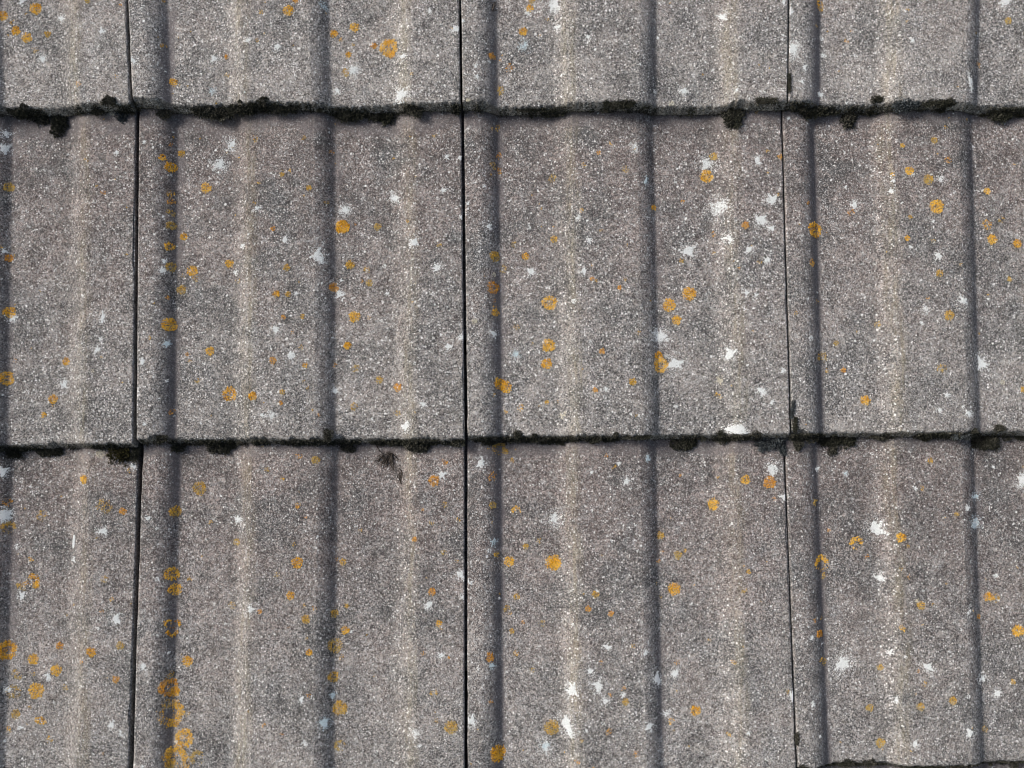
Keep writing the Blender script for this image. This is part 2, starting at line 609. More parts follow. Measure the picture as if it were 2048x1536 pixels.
def granules(P, rad, hgt, yaw, stretch):
    """P (n,3) base centres -> verts, faces of small domes"""
    n = len(P)
    cx = np.cos(_ang)[None, :] * (rad * stretch)[:, None]
    cy = np.sin(_ang)[None, :] * rad[:, None]
    jit = 1 + rng.uniform(-.3, .3, (n, NG))
    cx = cx * jit
    cy = cy * jit
    X = cx * np.cos(yaw)[:, None] - cy * np.sin(yaw)[:, None]
    Y = cx * np.sin(yaw)[:, None] + cy * np.cos(yaw)[:, None]
    V = np.zeros((n, NG + 1, 3))
    V[:, :NG, 0] = P[:, 0:1] + X
    V[:, :NG, 1] = P[:, 1:2] + Y
    V[:, :NG, 2] = P[:, 2:3] - 0.0005
    V[:, NG, 0] = P[:, 0]
    V[:, NG, 1] = P[:, 1]
    V[:, NG, 2] = P[:, 2] + hgt
    F = (_fan[None] + (np.arange(n) * (NG + 1))[:, None, None]).reshape(-1, 3)
    return V.reshape(-1, 3), F


def lichen_points(kind, R, ang0, seed):
    """points (n,2) within radius R with yaw"""
    area = math.pi * R * R
    gr = 0.00042 if R > 0.002 else 0.00036
    n = max(7, int(area / (math.pi * gr * gr) * (1.75 if kind in 'frc' else 1.6)))
    r = R * np.sqrt(rng.uniform(0, 1, n))
    th = rng.uniform(0, 2 * math.pi, n)
    ph = rng.uniform(0, 6.28, 4)
    edge = 0.90 + 0.05 * np.sin(3 * th + ph[0]) + 0.04 * np.sin(5 * th + ph[1]) + 0.04 * np.sin(11 * th + ph[2])
    rr = r / (R * edge)
    lob = 0.5 + 0.5 * np.sin(th * 13 + ph[3])
    p = np.where(rr < 0.8, 0.92, np.where(rr < 1.0, 0.55 + 0.4 * lob, 0.12 * lob))
    if kind == 'r':
        p = p * np.where(rr < 0.22, 0.35, np.where(rr < 0.48, 0.22, 1.0))
    elif kind == 'c':
        dth = np.abs((th - ang0 + math.pi) % (2 * math.pi) - math.pi)
        p = p * np.where(rr < 0.42, 0.1, 1.0) * np.where(dth < 1.75, 1.0, 0.12)
    elif kind == 's':
        p = p * np.clip(0.32 + 0.5 * np.sin(2 * th + ph[0]) * np.sin(rr * 5 + ph[1]), 0.06, 1)
    elif kind == 'f':
        p = p * np.where((rr > 0.12) & (rr < 0.30), 0.75, 1.0)
    keep = rng.uniform(0, 1, n) < p
    if keep.sum() < 4:
        keep[:4] = True
    r, th = r[keep], th[keep]
    return r * np.cos(th), r * np.sin(th), th, gr


def white_points(R, asp, yaw, dense):
    """irregular splash: core and arms"""
    blobs = [(0, 0, R * random.uniform(.30, .48))]
    for _ in range(random.randint(5, 9)):
        a = random.uniform(0, 6.28)
        x = y = 0
        st = R * random.uniform(.16, .27)
        w = R * random.uniform(.12, .23)
        for s in range(random.randint(2, 4)):
            x += st * math.cos(a)
            y += st * math.sin(a)
            a += random.uniform(-.7, .7)
            blobs.append((x, y, w * (1 - 0.18 * s)))
    gr = 0.00040 if R > 0.0015 else 0.00034
    X, Y = [], []
    for (bx, by, br) in blobs:
        n = max(3, int((br / gr) ** 2 * 2.5 * dense))
        r = br * np.sqrt(rng.uniform(0, 1, n))
        t = rng.uniform(0, 6.28, n)
        X.append(bx + r * np.cos(t))
        Y.append(by + r * np.sin(t))
    nh = int((R / gr) ** 2 * 0.22)
    hr = R * np.sqrt(rng.uniform(0, 1, nh)) * 1.05
    ht = rng.uniform(0, 6.28, nh)
    X.append(hr * np.cos(ht))
    Y.append(hr * np.sin(ht))
    X = np.concatenate(X)
    Y = np.concatenate(Y) * asp
    c, s = math.cos(yaw), math.sin(yaw)
    return X * c - Y * s, X * s + Y * c, rng.uniform(0, 6.28, len(X)), gr


def grow(u, v, dpx, kind, tone, ang0=0.0, asp=1.0, stuff=None):
    h = hit(u, v)
    if h is None:
        return
    _, key, loc, tl = h
    if tl.y < 0.0005 or tl.z < -T * 0.7 - D:
        tl.y = max(tl.y, 0.002)
    W = tile_W[key]
    grow_on(key, tl.x, tl.y, dpx * S / 2, kind, tone, ang0, asp, stuff)


def grow_on(key, x0, y0, R, kind, tone, ang0=0.0, asp=1.0, stuff=None):
    W = tile_W[key]
    if kind in ('w', 'v'):
        X, Y, th, gr = white_points(R * 1.05, asp, ang0, 1.0 if kind == 'w' else 0.33)
        flatf = 0.5
    elif kind == 'k':                       # round smooth dot
        n = max(6, int((R / 0.00038) ** 2 * 1.3))
        r = R * np.sqrt(rng.uniform(0, 1, n))
        th = rng.uniform(0, 6.28, n)
        kx, ky = r * np.cos(th), r * np.sin(th) * asp
        X, Y, gr = kx * math.cos(ang0) - ky * math.sin(ang0), kx * math.sin(ang0) + ky * math.cos(ang0), 0.00040
        flatf = 0.6
    else:
        X, Y, th, gr = lichen_points(kind, R, ang0, 0)
        Y = Y * asp
        flatf = 1.0
    gx, gy = X + x0, Y + y0
    sk, tp = SK.get(key, (0.0, 0.0))
    px_ = (gx - sk * gy) / (1 + tp * gy)
    ok = (px_ > 0.0006) & (px_ < W - 0.0006) & (gy > 0.0006)
    if ok.sum() < 2:
        return
    gx, gy, th, px_ = gx[ok], gy[ok], th[ok], px_[ok]
    P = np.stack([gx, gy, prof(px_, W)], 1)
    n = len(P)
    rad = gr * rng.uniform(0.7, 1.35, n)
    if key in SEED:
        P[:, 2] += [0.00055 * noise.noise(Vector((a * 14, b * 9, SEED[key] * 3.7))) for a, b in zip(px_, gy)]
    P[:, 2] += 0.0002
    hg = rng.uniform(0.35, 1.0, n) * 0.0007 * flatf
    Vv, F = granules(P, rad, hg, th, rng.uniform(1.1, 1.9, n))
    if stuff is not None:
        ml = tiles[key].matrix_local
        A = np.array(ml)
        Vr = Vv @ A[:3, :3].T + A[:3, 3]
        stuff.append((Vr, F))
        return
    org = np.array([x0, y0, float(prof((x0 - sk * y0) / (1 + tp * y0), W))])
    me = mesh_np('lichen', Vv - org, F, True)
    name = 'white_lichen' if tone in 'wbe' else 'orange_lichen'
    o = link(name, me, M_LICH[tone], tiles[key])
    o.location = org
    return o


Z = 2048 / 700.0
# orange lichens, read off the photograph panel by panel: (x, y, diameter, shape, tone[, angle, aspect])
OR = {
 (0, 0): "210 50 70 f o;18 93 55 f o;70 130 30 s o;92 180 55 f o;158 220 60 f o;278 200 40 f y;203 293 40 s y;512 3 35 f y;460 490 35 s d;680 445 20 s o;955 270 28 s y;1015 482 48 f o;1325 332 28 f d;1328 440 32 s y;1505 235 25 s y;1528 70 28 s y;1687 60 62 f o;1953 197 45 f o;1995 230 20 s o;2040 320 35 f o;2020 425 50 s y;1730 5 30 f d;705 30 15 s d;958 3 25 s y;660 660 35 r e;1003 848 25 s d;950 922 38 f o;1063 900 45 f y;998 977 60 f o;1207 1100 62 f o;58 1097 55 f y;603 1130 32 s d;1495 812 40 s y;1778 808 28 s y;1700 995 25 s o;1650 1020 28 f y;1518 1072 22 s y;1808 1100 32 f y;1490 1185 20 s y;1910 1185 32 s y;1940 890 28 s d;1000 1137 42 s o;1000 1180 42 s d;1002 1245 45 s y;1002 1320 50 f y;1075 1383 45 f o;990 1443 50 r o;1597 1337 28 f d;2003 1328 78 f o;55 1510 45 f d;738 1490 20 s o;10 1440 20 s y",
 (674, 0): "103 160 55 f o;218 268 38 f d;305 282 104 r o;318 318 50 f d;300 250 46 f d;68 322 30 s y;95 262 20 s y;22 235 20 s y;52 425 50 s y;1140 5 35 f y;1127 48 45 f o;1232 112 25 s y;1090 185 48 f o;907 330 42 f d;960 360 25 s d;1010 397 50 s d;957 530 40 f y 0 1.4;440 432 22 s y;570 795 24 s y;940 750 40 s y;905 755 20 s y;945 912 38 s d;915 970 45 s y;950 1000 40 s d;1262 1042 50 s y;1445 968 32 s y;1603 840 28 s y;1533 893 25 f d;1687 990 42 s y;1433 1232 25 s o;1853 1215 32 f o;2022 1180 25 s d;32 1328 78 f o;238 1327 42 f y;108 1315 18 s d;598 1435 32 s y;1035 1430 38 s y;1270 1400 42 f y;923 1500 58 f y;1103 1500 42 f o;1545 1350 22 s y;410 1295 22 s y;330 930 20 s y",
 (1348, 0): "855 35 58 s o;835 150 18 s y;1010 240 25 s d;1037 180 18 s d;1368 55 22 s y;1957 122 42 f y;1780 380 30 s d;487 655 30 s y;1590 747 22 s y;1523 820 38 f y;1337 852 28 f y;1603 935 40 s d;232 915 46 f y;548 882 25 s y;622 918 34 f d;190 1030 75 f o;1377 1000 48 f o;1282 1017 28 s y;1490 1050 58 f y;1833 1120 40 f o;50 1178 25 s d;232 1370 32 s d;418 1317 42 f d;1538 1208 80 f o;1383 1270 22 f y;1037 1243 42 s d;785 1188 22 s d;823 1345 88 r o;1365 1393 32 f o;1517 1408 32 s y;1832 1315 58 s o;1915 1283 38 s y;1862 1400 58 f o;2010 1425 50 f o;42 1530 20 s y;810 1535 40 s y;610 1140 20 s y;235 1480 20 s y",
 (0, 505): "1000 85 52 r y;1343 65 50 f o;1125 108 60 f o;1142 155 40 s y;1070 138 25 s y;1063 218 55 f y;983 265 25 s d;1395 165 35 s y;1677 87 42 f y;1617 243 40 f o;1685 243 34 f y;1658 380 28 f d;1770 375 28 f y;1710 470 18 s d;1955 205 52 f d;62 350 65 f o;990 422 76 f o;235 225 15 s y;875 500 22 s y;388 637 45 f o;1227 577 52 f o;1100 597 28 s d;1112 635 22 s o;1598 632 40 f d;1762 555 28 s y;1785 658 32 f o;1960 660 28 s d;2030 545 40 f o;2040 75 40 f y;93 632 28 s d;590 612 18 s y;42 737 78 r o;1345 828 82 r o;1477 840 50 f o;1157 750 32 s y;1652 817 30 f y;1775 750 18 s y;1800 793 18 s y;1645 880 25 f d;310 858 52 f o;255 952 32 f o;1005 935 32 s d;1865 950 20 s d;490 1327 52 f o;758 1275 28 s y;1168 1378 78 r y;613 1485 88 s y;718 1515 42 f d;1028 1515 60 f y;1750 1190 40 s d;1848 1215 48 f y;1562 1270 30 s y;1652 1322 28 s y;1740 1480 35 s y;45 1462 45 s d",
 (674, 505): "78 72 50 f y;175 100 40 s y;148 168 20 s d;190 180 40 f y;103 375 66 f o;185 382 25 s y;62 545 42 f o;110 678 48 s y;248 745 42 f y;355 788 48 f d;103 903 46 c y 3.0;352 940 40 s y;975 98 48 s y;915 205 64 r d 0 1.15;922 283 20 s d;925 320 22 s y;927 352 40 f o;1243 295 84 r o;1237 545 76 r o;1237 548 34 f o;1228 650 62 f o;1053 435 35 s y;955 770 62 f o;990 788 66 f o;922 835 20 s y;940 745 28 f o;1075 908 38 s o;988 932 25 s o;1227 877 25 f y;1145 533 15 s y;1493 152 25 f d;1518 165 22 s y;1685 155 22 s y;1655 205 28 f d;2018 48 30 s y;1490 72 20 s y;1552 578 34 f d;1512 805 30 f d;1732 755 42 f y;1765 470 25 s y;1752 955 18 s y;1188 900 18 s y;1945 308 74 f o;1988 395 54 f o;1880 605 50 f o;1895 660 84 r o;948 1145 82 c y 1.2;985 1165 36 f y;1028 1215 28 s y;908 1310 55 s d;912 1480 42 r y;1048 1510 52 c o 2.2;627 1228 38 s d;567 1335 64 r d;630 1475 35 s y;500 1508 20 s d;1577 1190 25 s d;1620 1255 30 s y",
 (1348, 505): "90 240 78 f o;505 58 20 s y;380 92 20 s d;808 62 42 s d;840 285 25 s y;710 352 25 s y;1190 425 42 s y;948 533 30 f y;865 610 65 s y;895 690 25 s y;993 690 28 f d;260 838 40 s y;1120 865 55 f o;1555 122 42 f y;1612 367 56 f y;1565 678 55 s y;1963 157 30 f y;1680 70 20 s y;1487 265 25 s d;2045 800 35 f y;1500 1218 32 f y;418 1330 54 f o;560 1345 70 f d;230 1473 66 f o;825 1462 42 s y;1452 1378 28 s y;35 1303 20 s d;588 1440 22 s d;1655 1530 26 s y",
 (0, 1011): "245 58 64 s y;1230 97 25 s y;52 130 72 c y 1.5;180 315 32 s o;100 280 18 s y;190 445 88 c o 0.4;125 475 60 s y;1385 215 42 r y;1720 228 30 s y;1740 335 62 f o;1620 405 35 s y;1005 400 74 r o;1028 490 66 f o;612 432 42 s y;648 553 32 s o;595 620 22 s d;1110 430 30 s y;1700 527 46 f o;1520 622 25 f d;1778 585 22 s o;1840 600 30 s o;1358 583 42 s y;1790 665 50 f y;1958 632 42 f y;2008 330 38 f y;1970 312 20 s d;2028 585 28 f y;983 690 42 c o 2.4;1035 690 46 c o 0.6;1008 738 56 c o 4.7;2020 730 46 f o;1793 778 15 s y;1690 715 15 s d;45 845 104 r o;350 822 45 f d;533 858 54 f o;703 820 46 f y;195 900 60 f o;475 915 22 s d;1808 860 36 f o;1963 818 74 r y 0 1.1;2000 888 34 s y;1097 910 60 f o;330 965 64 f o;678 1015 42 f d;95 990 62 s y;193 980 35 s y;1000 985 40 s y;80 1090 84 s y;212 1083 86 f o;380 1065 40 s y;990 1065 98 r d;1025 1090 54 f o;1952 1002 58 r y;1005 1215 135 c o -0.2 1.1;975 1160 50 s y;1097 1222 30 s y;1805 1115 28 s d;92 1220 52 f y;175 1180 22 s y;235 1260 76 s o 0 .55;50 1310 36 s o;292 1368 42 s y;1540 1285 28 s d;1650 1335 22 s d;1078 1362 104 r o;1990 1185 82 f y;1990 1405 66 c y 3.0;1030 1470 124 c o 1.57;1000 1510 56 f y;1080 1510 60 s o;1153 1475 84 c y 2.4;600 1450 15 s d;1740 8 22 f d;1790 70 18 s d",
 (674, 1011): "555 103 30 s y;455 198 30 f d;710 85 30 s y;137 143 25 s y;625 275 34 s y;702 328 25 s y;1105 240 34 f y;1183 205 28 s y;932 288 28 f y;1008 327 58 f o;1267 335 88 f o;1270 335 60 f o;555 503 42 f d;1052 535 38 f y;990 600 42 s y;1013 632 22 s o;1088 685 22 s d;1200 690 42 s y;1025 735 30 f y;1515 520 42 f y;1470 605 34 f d;1603 633 34 f d;1893 175 44 f y;1905 265 20 s d;1880 325 30 s d;1973 488 70 f o;1997 290 48 f y;2037 265 22 s y;1870 455 15 s y;597 692 38 f o;507 865 28 s d;895 888 46 f d 0 1.3;1047 865 34 s o;1140 960 35 s y;1733 825 24 s o;1550 910 22 s d;565 1095 48 s y;900 1150 25 s d;1600 1108 26 s d;1680 1070 30 s d;1690 1150 38 f y;1990 915 30 s d;580 1262 28 s y;668 1298 72 f y;1257 1297 84 f y;1590 1325 38 s d;1958 1265 36 s o;1435 1380 22 s y;942 1450 84 f o 0 1.15;942 1452 60 f o;1750 1455 35 s d;1408 1500 30 s d;655 888 20 s d",
 (1348, 1011): "1068 222 78 c o 1.57;1330 187 52 f o;1130 300 30 s d;1370 235 22 s y;860 335 90 c o 1.7;875 410 40 s y;1375 415 28 s d;1328 370 20 s y;1447 585 48 f y;1512 575 22 s y;1842 535 52 f o;1885 540 48 s y;1655 55 30 s y;437 388 26 f y;412 500 36 s y;65 265 22 s o;1340 720 38 s o;853 752 46 f d;862 658 22 s y;825 672 22 s d;2013 733 66 f o;1783 650 28 r d;872 910 50 s y;1205 947 34 f y;1983 1030 30 f y;1465 1043 28 s y;1145 1185 44 f y;1443 1178 44 f y;1632 1142 44 f y;352 915 30 s y;125 1200 58 f o;665 1090 25 s y;1208 1388 54 f y;1815 1312 40 s y;320 1340 28 s y;1430 968 18 s d;210 788 20 s y;540 335 15 s y;905 145 22 s d;400 828 15 s y",
}
# white lichens: (x, y, diameter, shape w solid / v thin / k dot, tone[, angle, aspect])
WH = {
 (0, 0): "360 110 48 w w;245 345 55 v w;245 345 36 w w;593 182 40 w w;223 527 14 k w;780 355 50 w w;1255 345 50 w w;1450 235 38 v w;1622 273 52 w w;1893 38 46 v b;1977 530 50 w w;1240 530 44 v b;130 5 50 w w;38 785 58 v w;28 868 66 w w;683 892 36 w w;1348 848 84 v w;1360 840 50 w w;1283 955 98 v w;1290 960 60 w w;1505 1218 48 w w 0.5 .5;2020 1228 62 v w;2020 1228 40 w w;1668 1405 44 w w;1858 1500 90 w w;1420 1440 25 w w;960 1530 22 w w;845 830 22 v w;25 1468 26 w w",
 (674, 0): "543 62 34 w w;695 165 54 w w;735 120 26 w w;382 332 46 w w;95 410 80 v w;98 405 50 w w;370 560 92 v w;372 560 64 w w;1112 75 50 v w;1265 20 105 w w;1290 158 42 w w;1100 272 70 v b;1468 217 32 w w;810 382 24 k w;820 450 26 w w;890 360 13 k w;1877 222 18 w w;2030 530 44 w w;768 590 20 k e;1953 640 27 k e;1748 862 60 v w;1808 1060 52 w b 1.57 .4;640 922 34 v w;725 922 26 w w;627 1112 40 w w;338 1160 78 v w;340 1160 44 w w;45 1225 64 v w;453 1415 62 w w;885 1325 42 w w;1412 1275 32 w w;1476 1403 36 w w;1128 1333 14 k w;1980 1065 14 k w;862 1090 20 v w;725 1270 24 w w;2040 1463 54 w w;765 1190 18 w w;1860 540 15 k w",
 (1348, 0): "640 10 34 w w;672 80 48 w w;700 292 100 v w;690 290 60 w w;283 97 52 w w;765 395 44 w w 1.5 .6;865 228 18 k w;875 325 28 k w 0 .7;1060 325 16 k w;1395 237 26 w w;860 557 42 w w;1735 480 92 w w 1.75 .28;1948 10 78 w w;65 530 60 v w;370 525 28 w w;748 470 30 v w;190 965 110 v w;190 960 64 v w;490 945 60 w w;570 1170 88 w w 0 .7;250 1220 128 v w;290 1195 60 v w;510 1290 82 w w;572 1335 46 w w;318 1390 60 w w;88 1465 90 w w;438 1460 48 w w;1057 1203 58 w w;1005 1093 20 w w;1272 1118 34 w w;1398 1022 20 k w;1560 1053 42 w w;1515 1295 20 w w;1388 1447 26 w w;1548 1495 52 w w;548 1520 44 w w;668 693 20 w w;1287 1055 22 w w;652 1370 13 k w;755 1375 13 k w;432 1027 12 k w",
 (0, 505): "960 48 26 w w;950 103 38 w w;1380 118 32 w w;1995 165 20 w w;1732 243 30 w w;1985 245 56 w w;70 380 58 w w;600 380 60 w w 1.57 .5;577 568 56 w w;592 510 28 v w;373 778 64 w w;540 692 15 k e;1610 450 58 w w;975 535 40 w b;978 750 14 k w;830 640 50 w w 1.6 .45;1705 605 68 w w;1530 948 34 w w;1962 812 44 w w;1175 995 14 k w;590 1175 42 k e;785 1250 52 w w 2.2 .6;12 1280 60 w w;1590 950 55 v w;845 1005 20 w w;20 1530 76 w w",
 (674, 505): "590 90 66 w w;278 80 20 k w;1135 110 62 w w;1443 110 46 w w;295 238 28 w w;562 240 15 k w;1388 283 24 k w;918 130 20 k e;805 402 26 k e;918 475 44 w w;655 550 52 w w;735 495 50 w w;1483 520 15 k w;1045 595 56 v b;1045 595 30 w b;1888 490 104 v w;1888 490 70 w w;1978 650 104 w w;1575 803 30 w w;505 885 42 w w;400 1020 58 w w;665 862 12 k w;455 648 12 k w;840 1230 62 w w;615 1300 60 w w;1818 1205 46 w b 1.57 .5;1650 1232 26 w w;1693 1335 54 w w;1203 1350 13 k w;1048 1387 13 k w;1490 1285 22 w w;205 970 13 k w;848 985 13 k w;1978 900 15 k w;1320 950 34 v e",
 (1348, 505): "425 235 38 w w;480 248 26 w w;330 590 68 w w;638 692 30 w w;510 808 64 w w;573 875 30 w w;350 1040 100 w w 0 .6;385 1035 80 w w;1695 285 72 w w 2.1 .6;1475 333 50 v w;1450 408 28 w w;1797 650 104 w w 1.9 .7;1840 272 20 w w;800 502 24 k w;1597 832 34 w w;1558 925 38 w w;1725 940 48 w w;1690 900 18 w w;15 900 16 k w;580 1270 88 w w;640 1430 48 w w;835 1265 30 w w;1765 1425 54 w b;1720 1500 32 w w;2040 1335 98 v w;2035 1335 60 w w;1415 1380 20 w w;1868 1255 20 w w;1158 1178 14 k w;1005 1292 26 v b;1925 760 22 k e;270 750 44 v e;438 145 12 k w;455 190 12 k w",
 (0, 1011): "25 60 84 v w;20 60 50 w w;597 150 62 w w;98 238 34 v w;432 210 60 k w 1.5 .22;432 318 28 v w;128 525 50 w w;1388 85 56 w w;868 75 34 w w;918 135 13 k w;1860 182 13 k w;918 430 19 k w;573 720 15 k w;680 665 74 w w;1470 610 52 w w;988 862 14 k w;840 940 46 w w;285 1000 50 w w;45 1075 50 w w;1763 1135 48 w w 1.57 .5;1948 1110 38 w b;1895 1270 62 w b;655 1285 46 w w;708 1330 34 v w;118 1300 32 v w;1383 1120 14 k w;1030 1385 20 w w;1782 1390 38 v w;835 1525 20 w w;30 1375 14 k w",
 (674, 1011): "1270 75 92 v w;1270 85 50 v w;720 405 60 w w;770 450 34 v w;735 535 34 v w;540 578 54 w w;890 265 20 k w;918 215 44 v b;948 545 13 k w;608 878 40 w w;82 738 12 k w;905 935 38 w b;1380 1085 88 w w 1.5 .8;1525 1050 80 w w;1487 968 48 w w;1570 1143 46 w w;1675 1110 26 w w;1803 868 34 w w;1873 1015 80 w w 2 .6;1978 978 46 w w;1580 828 48 w w;1340 1280 122 w w 2.3 .75;790 1265 78 w w 2 .7;1218 1410 88 v w;1218 1405 50 w b;1823 1295 52 w w;1928 1220 48 v w;1557 1277 16 k w;1458 1320 20 w w;825 958 15 k w;1380 695 15 k w;1605 208 13 k w;483 1410 22 w w;1523 500 20 v w;455 1335 66 v w",
 (1348, 1011): "1175 138 106 w w;1195 422 64 w w;1765 100 78 w b;1765 100 46 w w;1718 15 34 w w;1887 412 34 v w;985 930 118 v w;985 930 74 w w;1485 945 84 w w -.6 .5;1803 1010 58 w w;1893 1100 52 w w;808 775 26 w w;690 1120 66 w w 1.6 .45;812 1170 38 w w 1.4 .5;1730 625 42 v w;1735 1330 64 w w;1410 1395 42 w w;437 1330 26 w w;1268 860 38 v w;1300 1135 42 v w;8 980 54 w w;340 108 13 k w;1725 1120 20 k w;1425 560 24 v e;855 1350 20 v w;1357 885 15 k w;495 1515 13 k w",
}


def parse(dct):
    out = []
    for (px, py), s in dct.items():
        for e in s.split(';'):
            t = e.split()
            x, y, d = float(t[0]), float(t[1]), float(t[2])
            out.append((px + x / Z, py + y / Z, d / Z, t[3], t[4],
                        float(t[5]) if len(t) > 5 else 0.0, float(t[6]) if len(t) > 6 else 1.0))
    return out


orange = sorted(parse(OR), key=lambda e: -e[2])
white = sorted(parse(WH), key=lambda e: -e[2])
specks, grit = {'o': [], 'd': [], 'y': [], 'e': []}, {'w': [], 'b': [], 'e': []}
for i, e in enumerate(orange):
    small = e[2] * Z < 25 or i >= 292
    grow(e[0], e[1], e[2] * 1.15, e[3], e[4], e[5], e[6], specks[e[4]] if small else None)
for i, e in enumerate(white):
    small = e[2] * Z < 17
    grow(e[0], e[1], e[2] * 1.3, e[3], e[4], e[5] if e[5] else (random.uniform(0, 6.28) if e[6] == 1 else 0), e[6], grit[e[4]] if small else None)
# faint specks too small to tell apart, and lichens on the tiles outside the frame
for _ in range(150):
    u, v = random.uniform(0, 2048), random.uniform(0, 1536)
    grow(u, v, random.uniform(3, 6), 's', random.choice('ydy'), 0, 1, specks['y'])
for _ in range(420):
    u, v = random.uniform(0, 2048), random.uniform(0, 1536)
    grow(u, v, random.uniform(2.5, 5), 'k', 'w', 0, random.uniform(.6, 1), grit['w'])
outer = [k for k in tiles if not (0 <= k[0] <= 2 and 0 <= k[1] <= 3)]
outer_sp, outer_wh = [], []
for key in outer:
    for _ in range(random.randint(5, 12)):
        grow_on(key, random.uniform(.01, .29), random.uniform(.01, .30), random.uniform(.0015, .006), random.choice('fffsr'), 'o', 0, 1, outer_sp)
    for _ in range(random.randint(4, 9)):
        grow_on(key, random.uniform(.01, .29), random.uniform(.01, .30), random.uniform(.002, .007), 'w', 'w', random.uniform(0, 6), 1, outer_wh)


def join_stuff(name, parts, mat, parent, label=None):
    if not parts:
        return
    V, F, k = [], [], 0
    for a, b in parts:
        V.append(a)
        F.append(b + k)
        k += len(a)
    o = link(name, mesh_np(name, np.concatenate(V), np.concatenate(F)), mat, parent, 'stuff')
    return o


for t, p in specks.items():
    join_stuff('lichen_specks', p, M_LICH[t], roof)
for t, p in grit.items():
    join_stuff('pale_grit', p, M_LICH[t], roof)
join_stuff('lichen_specks', outer_sp, M_LICH['o'], roof)
join_stuff('pale_grit', outer_wh, M_LICH['w'], roof)


# ------------------------------------------------------------------ moss
def blades(P, Dn, L, Wd):
    """small folded leaves: base P, direction Dn, length L, width Wd -> verts, tris"""
    n = len(P)
    side = np.cross(Dn, rng.normal(size=(n, 3)))
    side /= np.linalg.norm(side, axis=1)[:, None] + 1e-9
    up = np.cross(side, Dn)
    V = np.zeros((n, 5, 3))
    V[:, 0] = P
    V[:, 1] = P + Dn * (L * .45)[:, None] + side * Wd[:, None]
    V[:, 2] = P + Dn * (L * .45)[:, None] - side * Wd[:, None]
    V[:, 3] = P + Dn * L[:, None]
    V[:, 4] = P + Dn * (L * .5)[:, None] + up * (Wd * .7)[:, None]
    f = np.array([(0, 1, 4), (1, 3, 4), (3, 2, 4), (2, 0, 4)])
    F = (f[None] + (np.arange(n) * 5)[:, None, None]).reshape(-1, 3)
    return V.reshape(-1, 3), F


def unit(a):
    return a / (np.linalg.norm(a, axis=1)[:, None] + 1e-9)


def cloud(center, rx, ry, rz, n, rot=0.0, lump=0.35):
    """moss cushion: leaves on a lumpy half ellipsoid, roof-local"""
    q = unit(rng.normal(size=(n, 3)))
    q[:, 2] = np.abs(q[:, 2])
    sh = np.array([1 + lump * noise.noise(Vector((a * 2.1 + center[0] * 90, b * 2.1, c * 2.1))) * 1.6 + lump * .6 * noise.noise(Vector((a * 6, b * 6 + center[0] * 50, c * 6))) for a, b, c in q])
    rad = sh * rng.uniform(.45, 1.0, n) ** .5
    E = np.stack([q[:, 0] * rx, q[:, 1] * ry, q[:, 2] * rz], 1) * rad[:, None]
    c_, s_ = math.cos(rot), math.sin(rot)
    R = np.array([[c_, -s_, 0], [s_, c_, 0], [0, 0, 1]])
    P = E @ R.T
    Dn = unit(unit(np.stack([q[:, 0] / rx, q[:, 1] / ry, q[:, 2] / rz], 1)) @ R.T + rng.normal(0, .55, (n, 3)))
    L = rng.uniform(.0008, 1, n) * 0 + rng.uniform(.0007, .0010 + min(.0020, .38 * min(rx, ry)), n)
    V, F = blades(P, Dn, L, L * rng.uniform(.18, .32, n))
    return V, F


# low crust of moss along every tile tail and in the joints, in roof space
crust = []


def moss_along_tail(key, dens, seed, bumps=1.0):
    ml = np.array(tiles[key].matrix_local)
    W = tile_W[key]
    n = int(W * 1000 * dens)
    x = rng.uniform(0, W, n)
    d = np.array([max(0.0, 0.42 + 1.1 * fnoise(a, seed, 28) + 0.6 * fnoise(a, seed + 1, 110)) for a in x])
    keep = rng.uniform(0, 1, n) < np.clip(d * 1.6 - 0.26, 0.06, 1)
    x, d = x[keep], np.clip(d[keep], 0.1, 1.3)
    n = len(x)
    s = rng.uniform(0, 1, n) ** 0.7
    dz = -0.0012 - s * (T - 0.001)
    y = -0.0002 - 0.0038 * s - np.abs(rng.normal(0, 1, n)) * 0.0010 * (0.3 + d * bumps) * (0.3 + s)
    P = np.stack([x, y, prof(x, W) + dz], 1)
    Dn = unit(np.stack([rng.normal(0, .7, n), -np.abs(rng.normal(.5, .5, n)), rng.normal(.35, .6, n)], 1))
    L = rng.uniform(.0009, .0026, n)
    V, F = blades(P, Dn, L, L * rng.uniform(.2, .4, n))
    V = V @ ml[:3, :3].T + ml[:3, 3]
    crust.append((V, F))
    if dens < 20:
        return
    for _ in range(int(22 * bumps)):
        cx = random.uniform(0.002, W - 0.002)
        dd = 0.5 + 1.2 * fnoise(cx, seed, 28)
        if random.random() > dd:
            continue
        r_ = random.uniform(0.0012, 0.0034)
        up = random.random() < 0.3
        cy = random.uniform(0, 0.0012) if up else random.uniform(-0.0065, -0.002)
        cz = float(prof(cx, W)) - (0.0006 if up else random.uniform(0.4, 1.0) * T)
        V, F = cloud(np.array([cx, cy, cz]), r_ * random.uniform(1, 2.2), r_, r_ * .9, int(90 + r_ * 9e4), 0, .5)
        V = V + np.array([cx, cy, cz])
        crust.append((V @ ml[:3, :3].T + ml[:3, 3], F))


sd_ = 100
for key in tiles:
    r, c = key
    if 0 <= r <= 2 and 0 <= c <= 3:
        moss_along_tail(key, 34 if r < 2 else 26, sd_, 1.0 if r == 0 else 0.8)
    elif -1 <= r <= 3 and -1 <= c <= 4:
        moss_along_tail(key, 14, sd_)
    else:
        moss_along_tail(key, 3, sd_)
    sd_ += 7


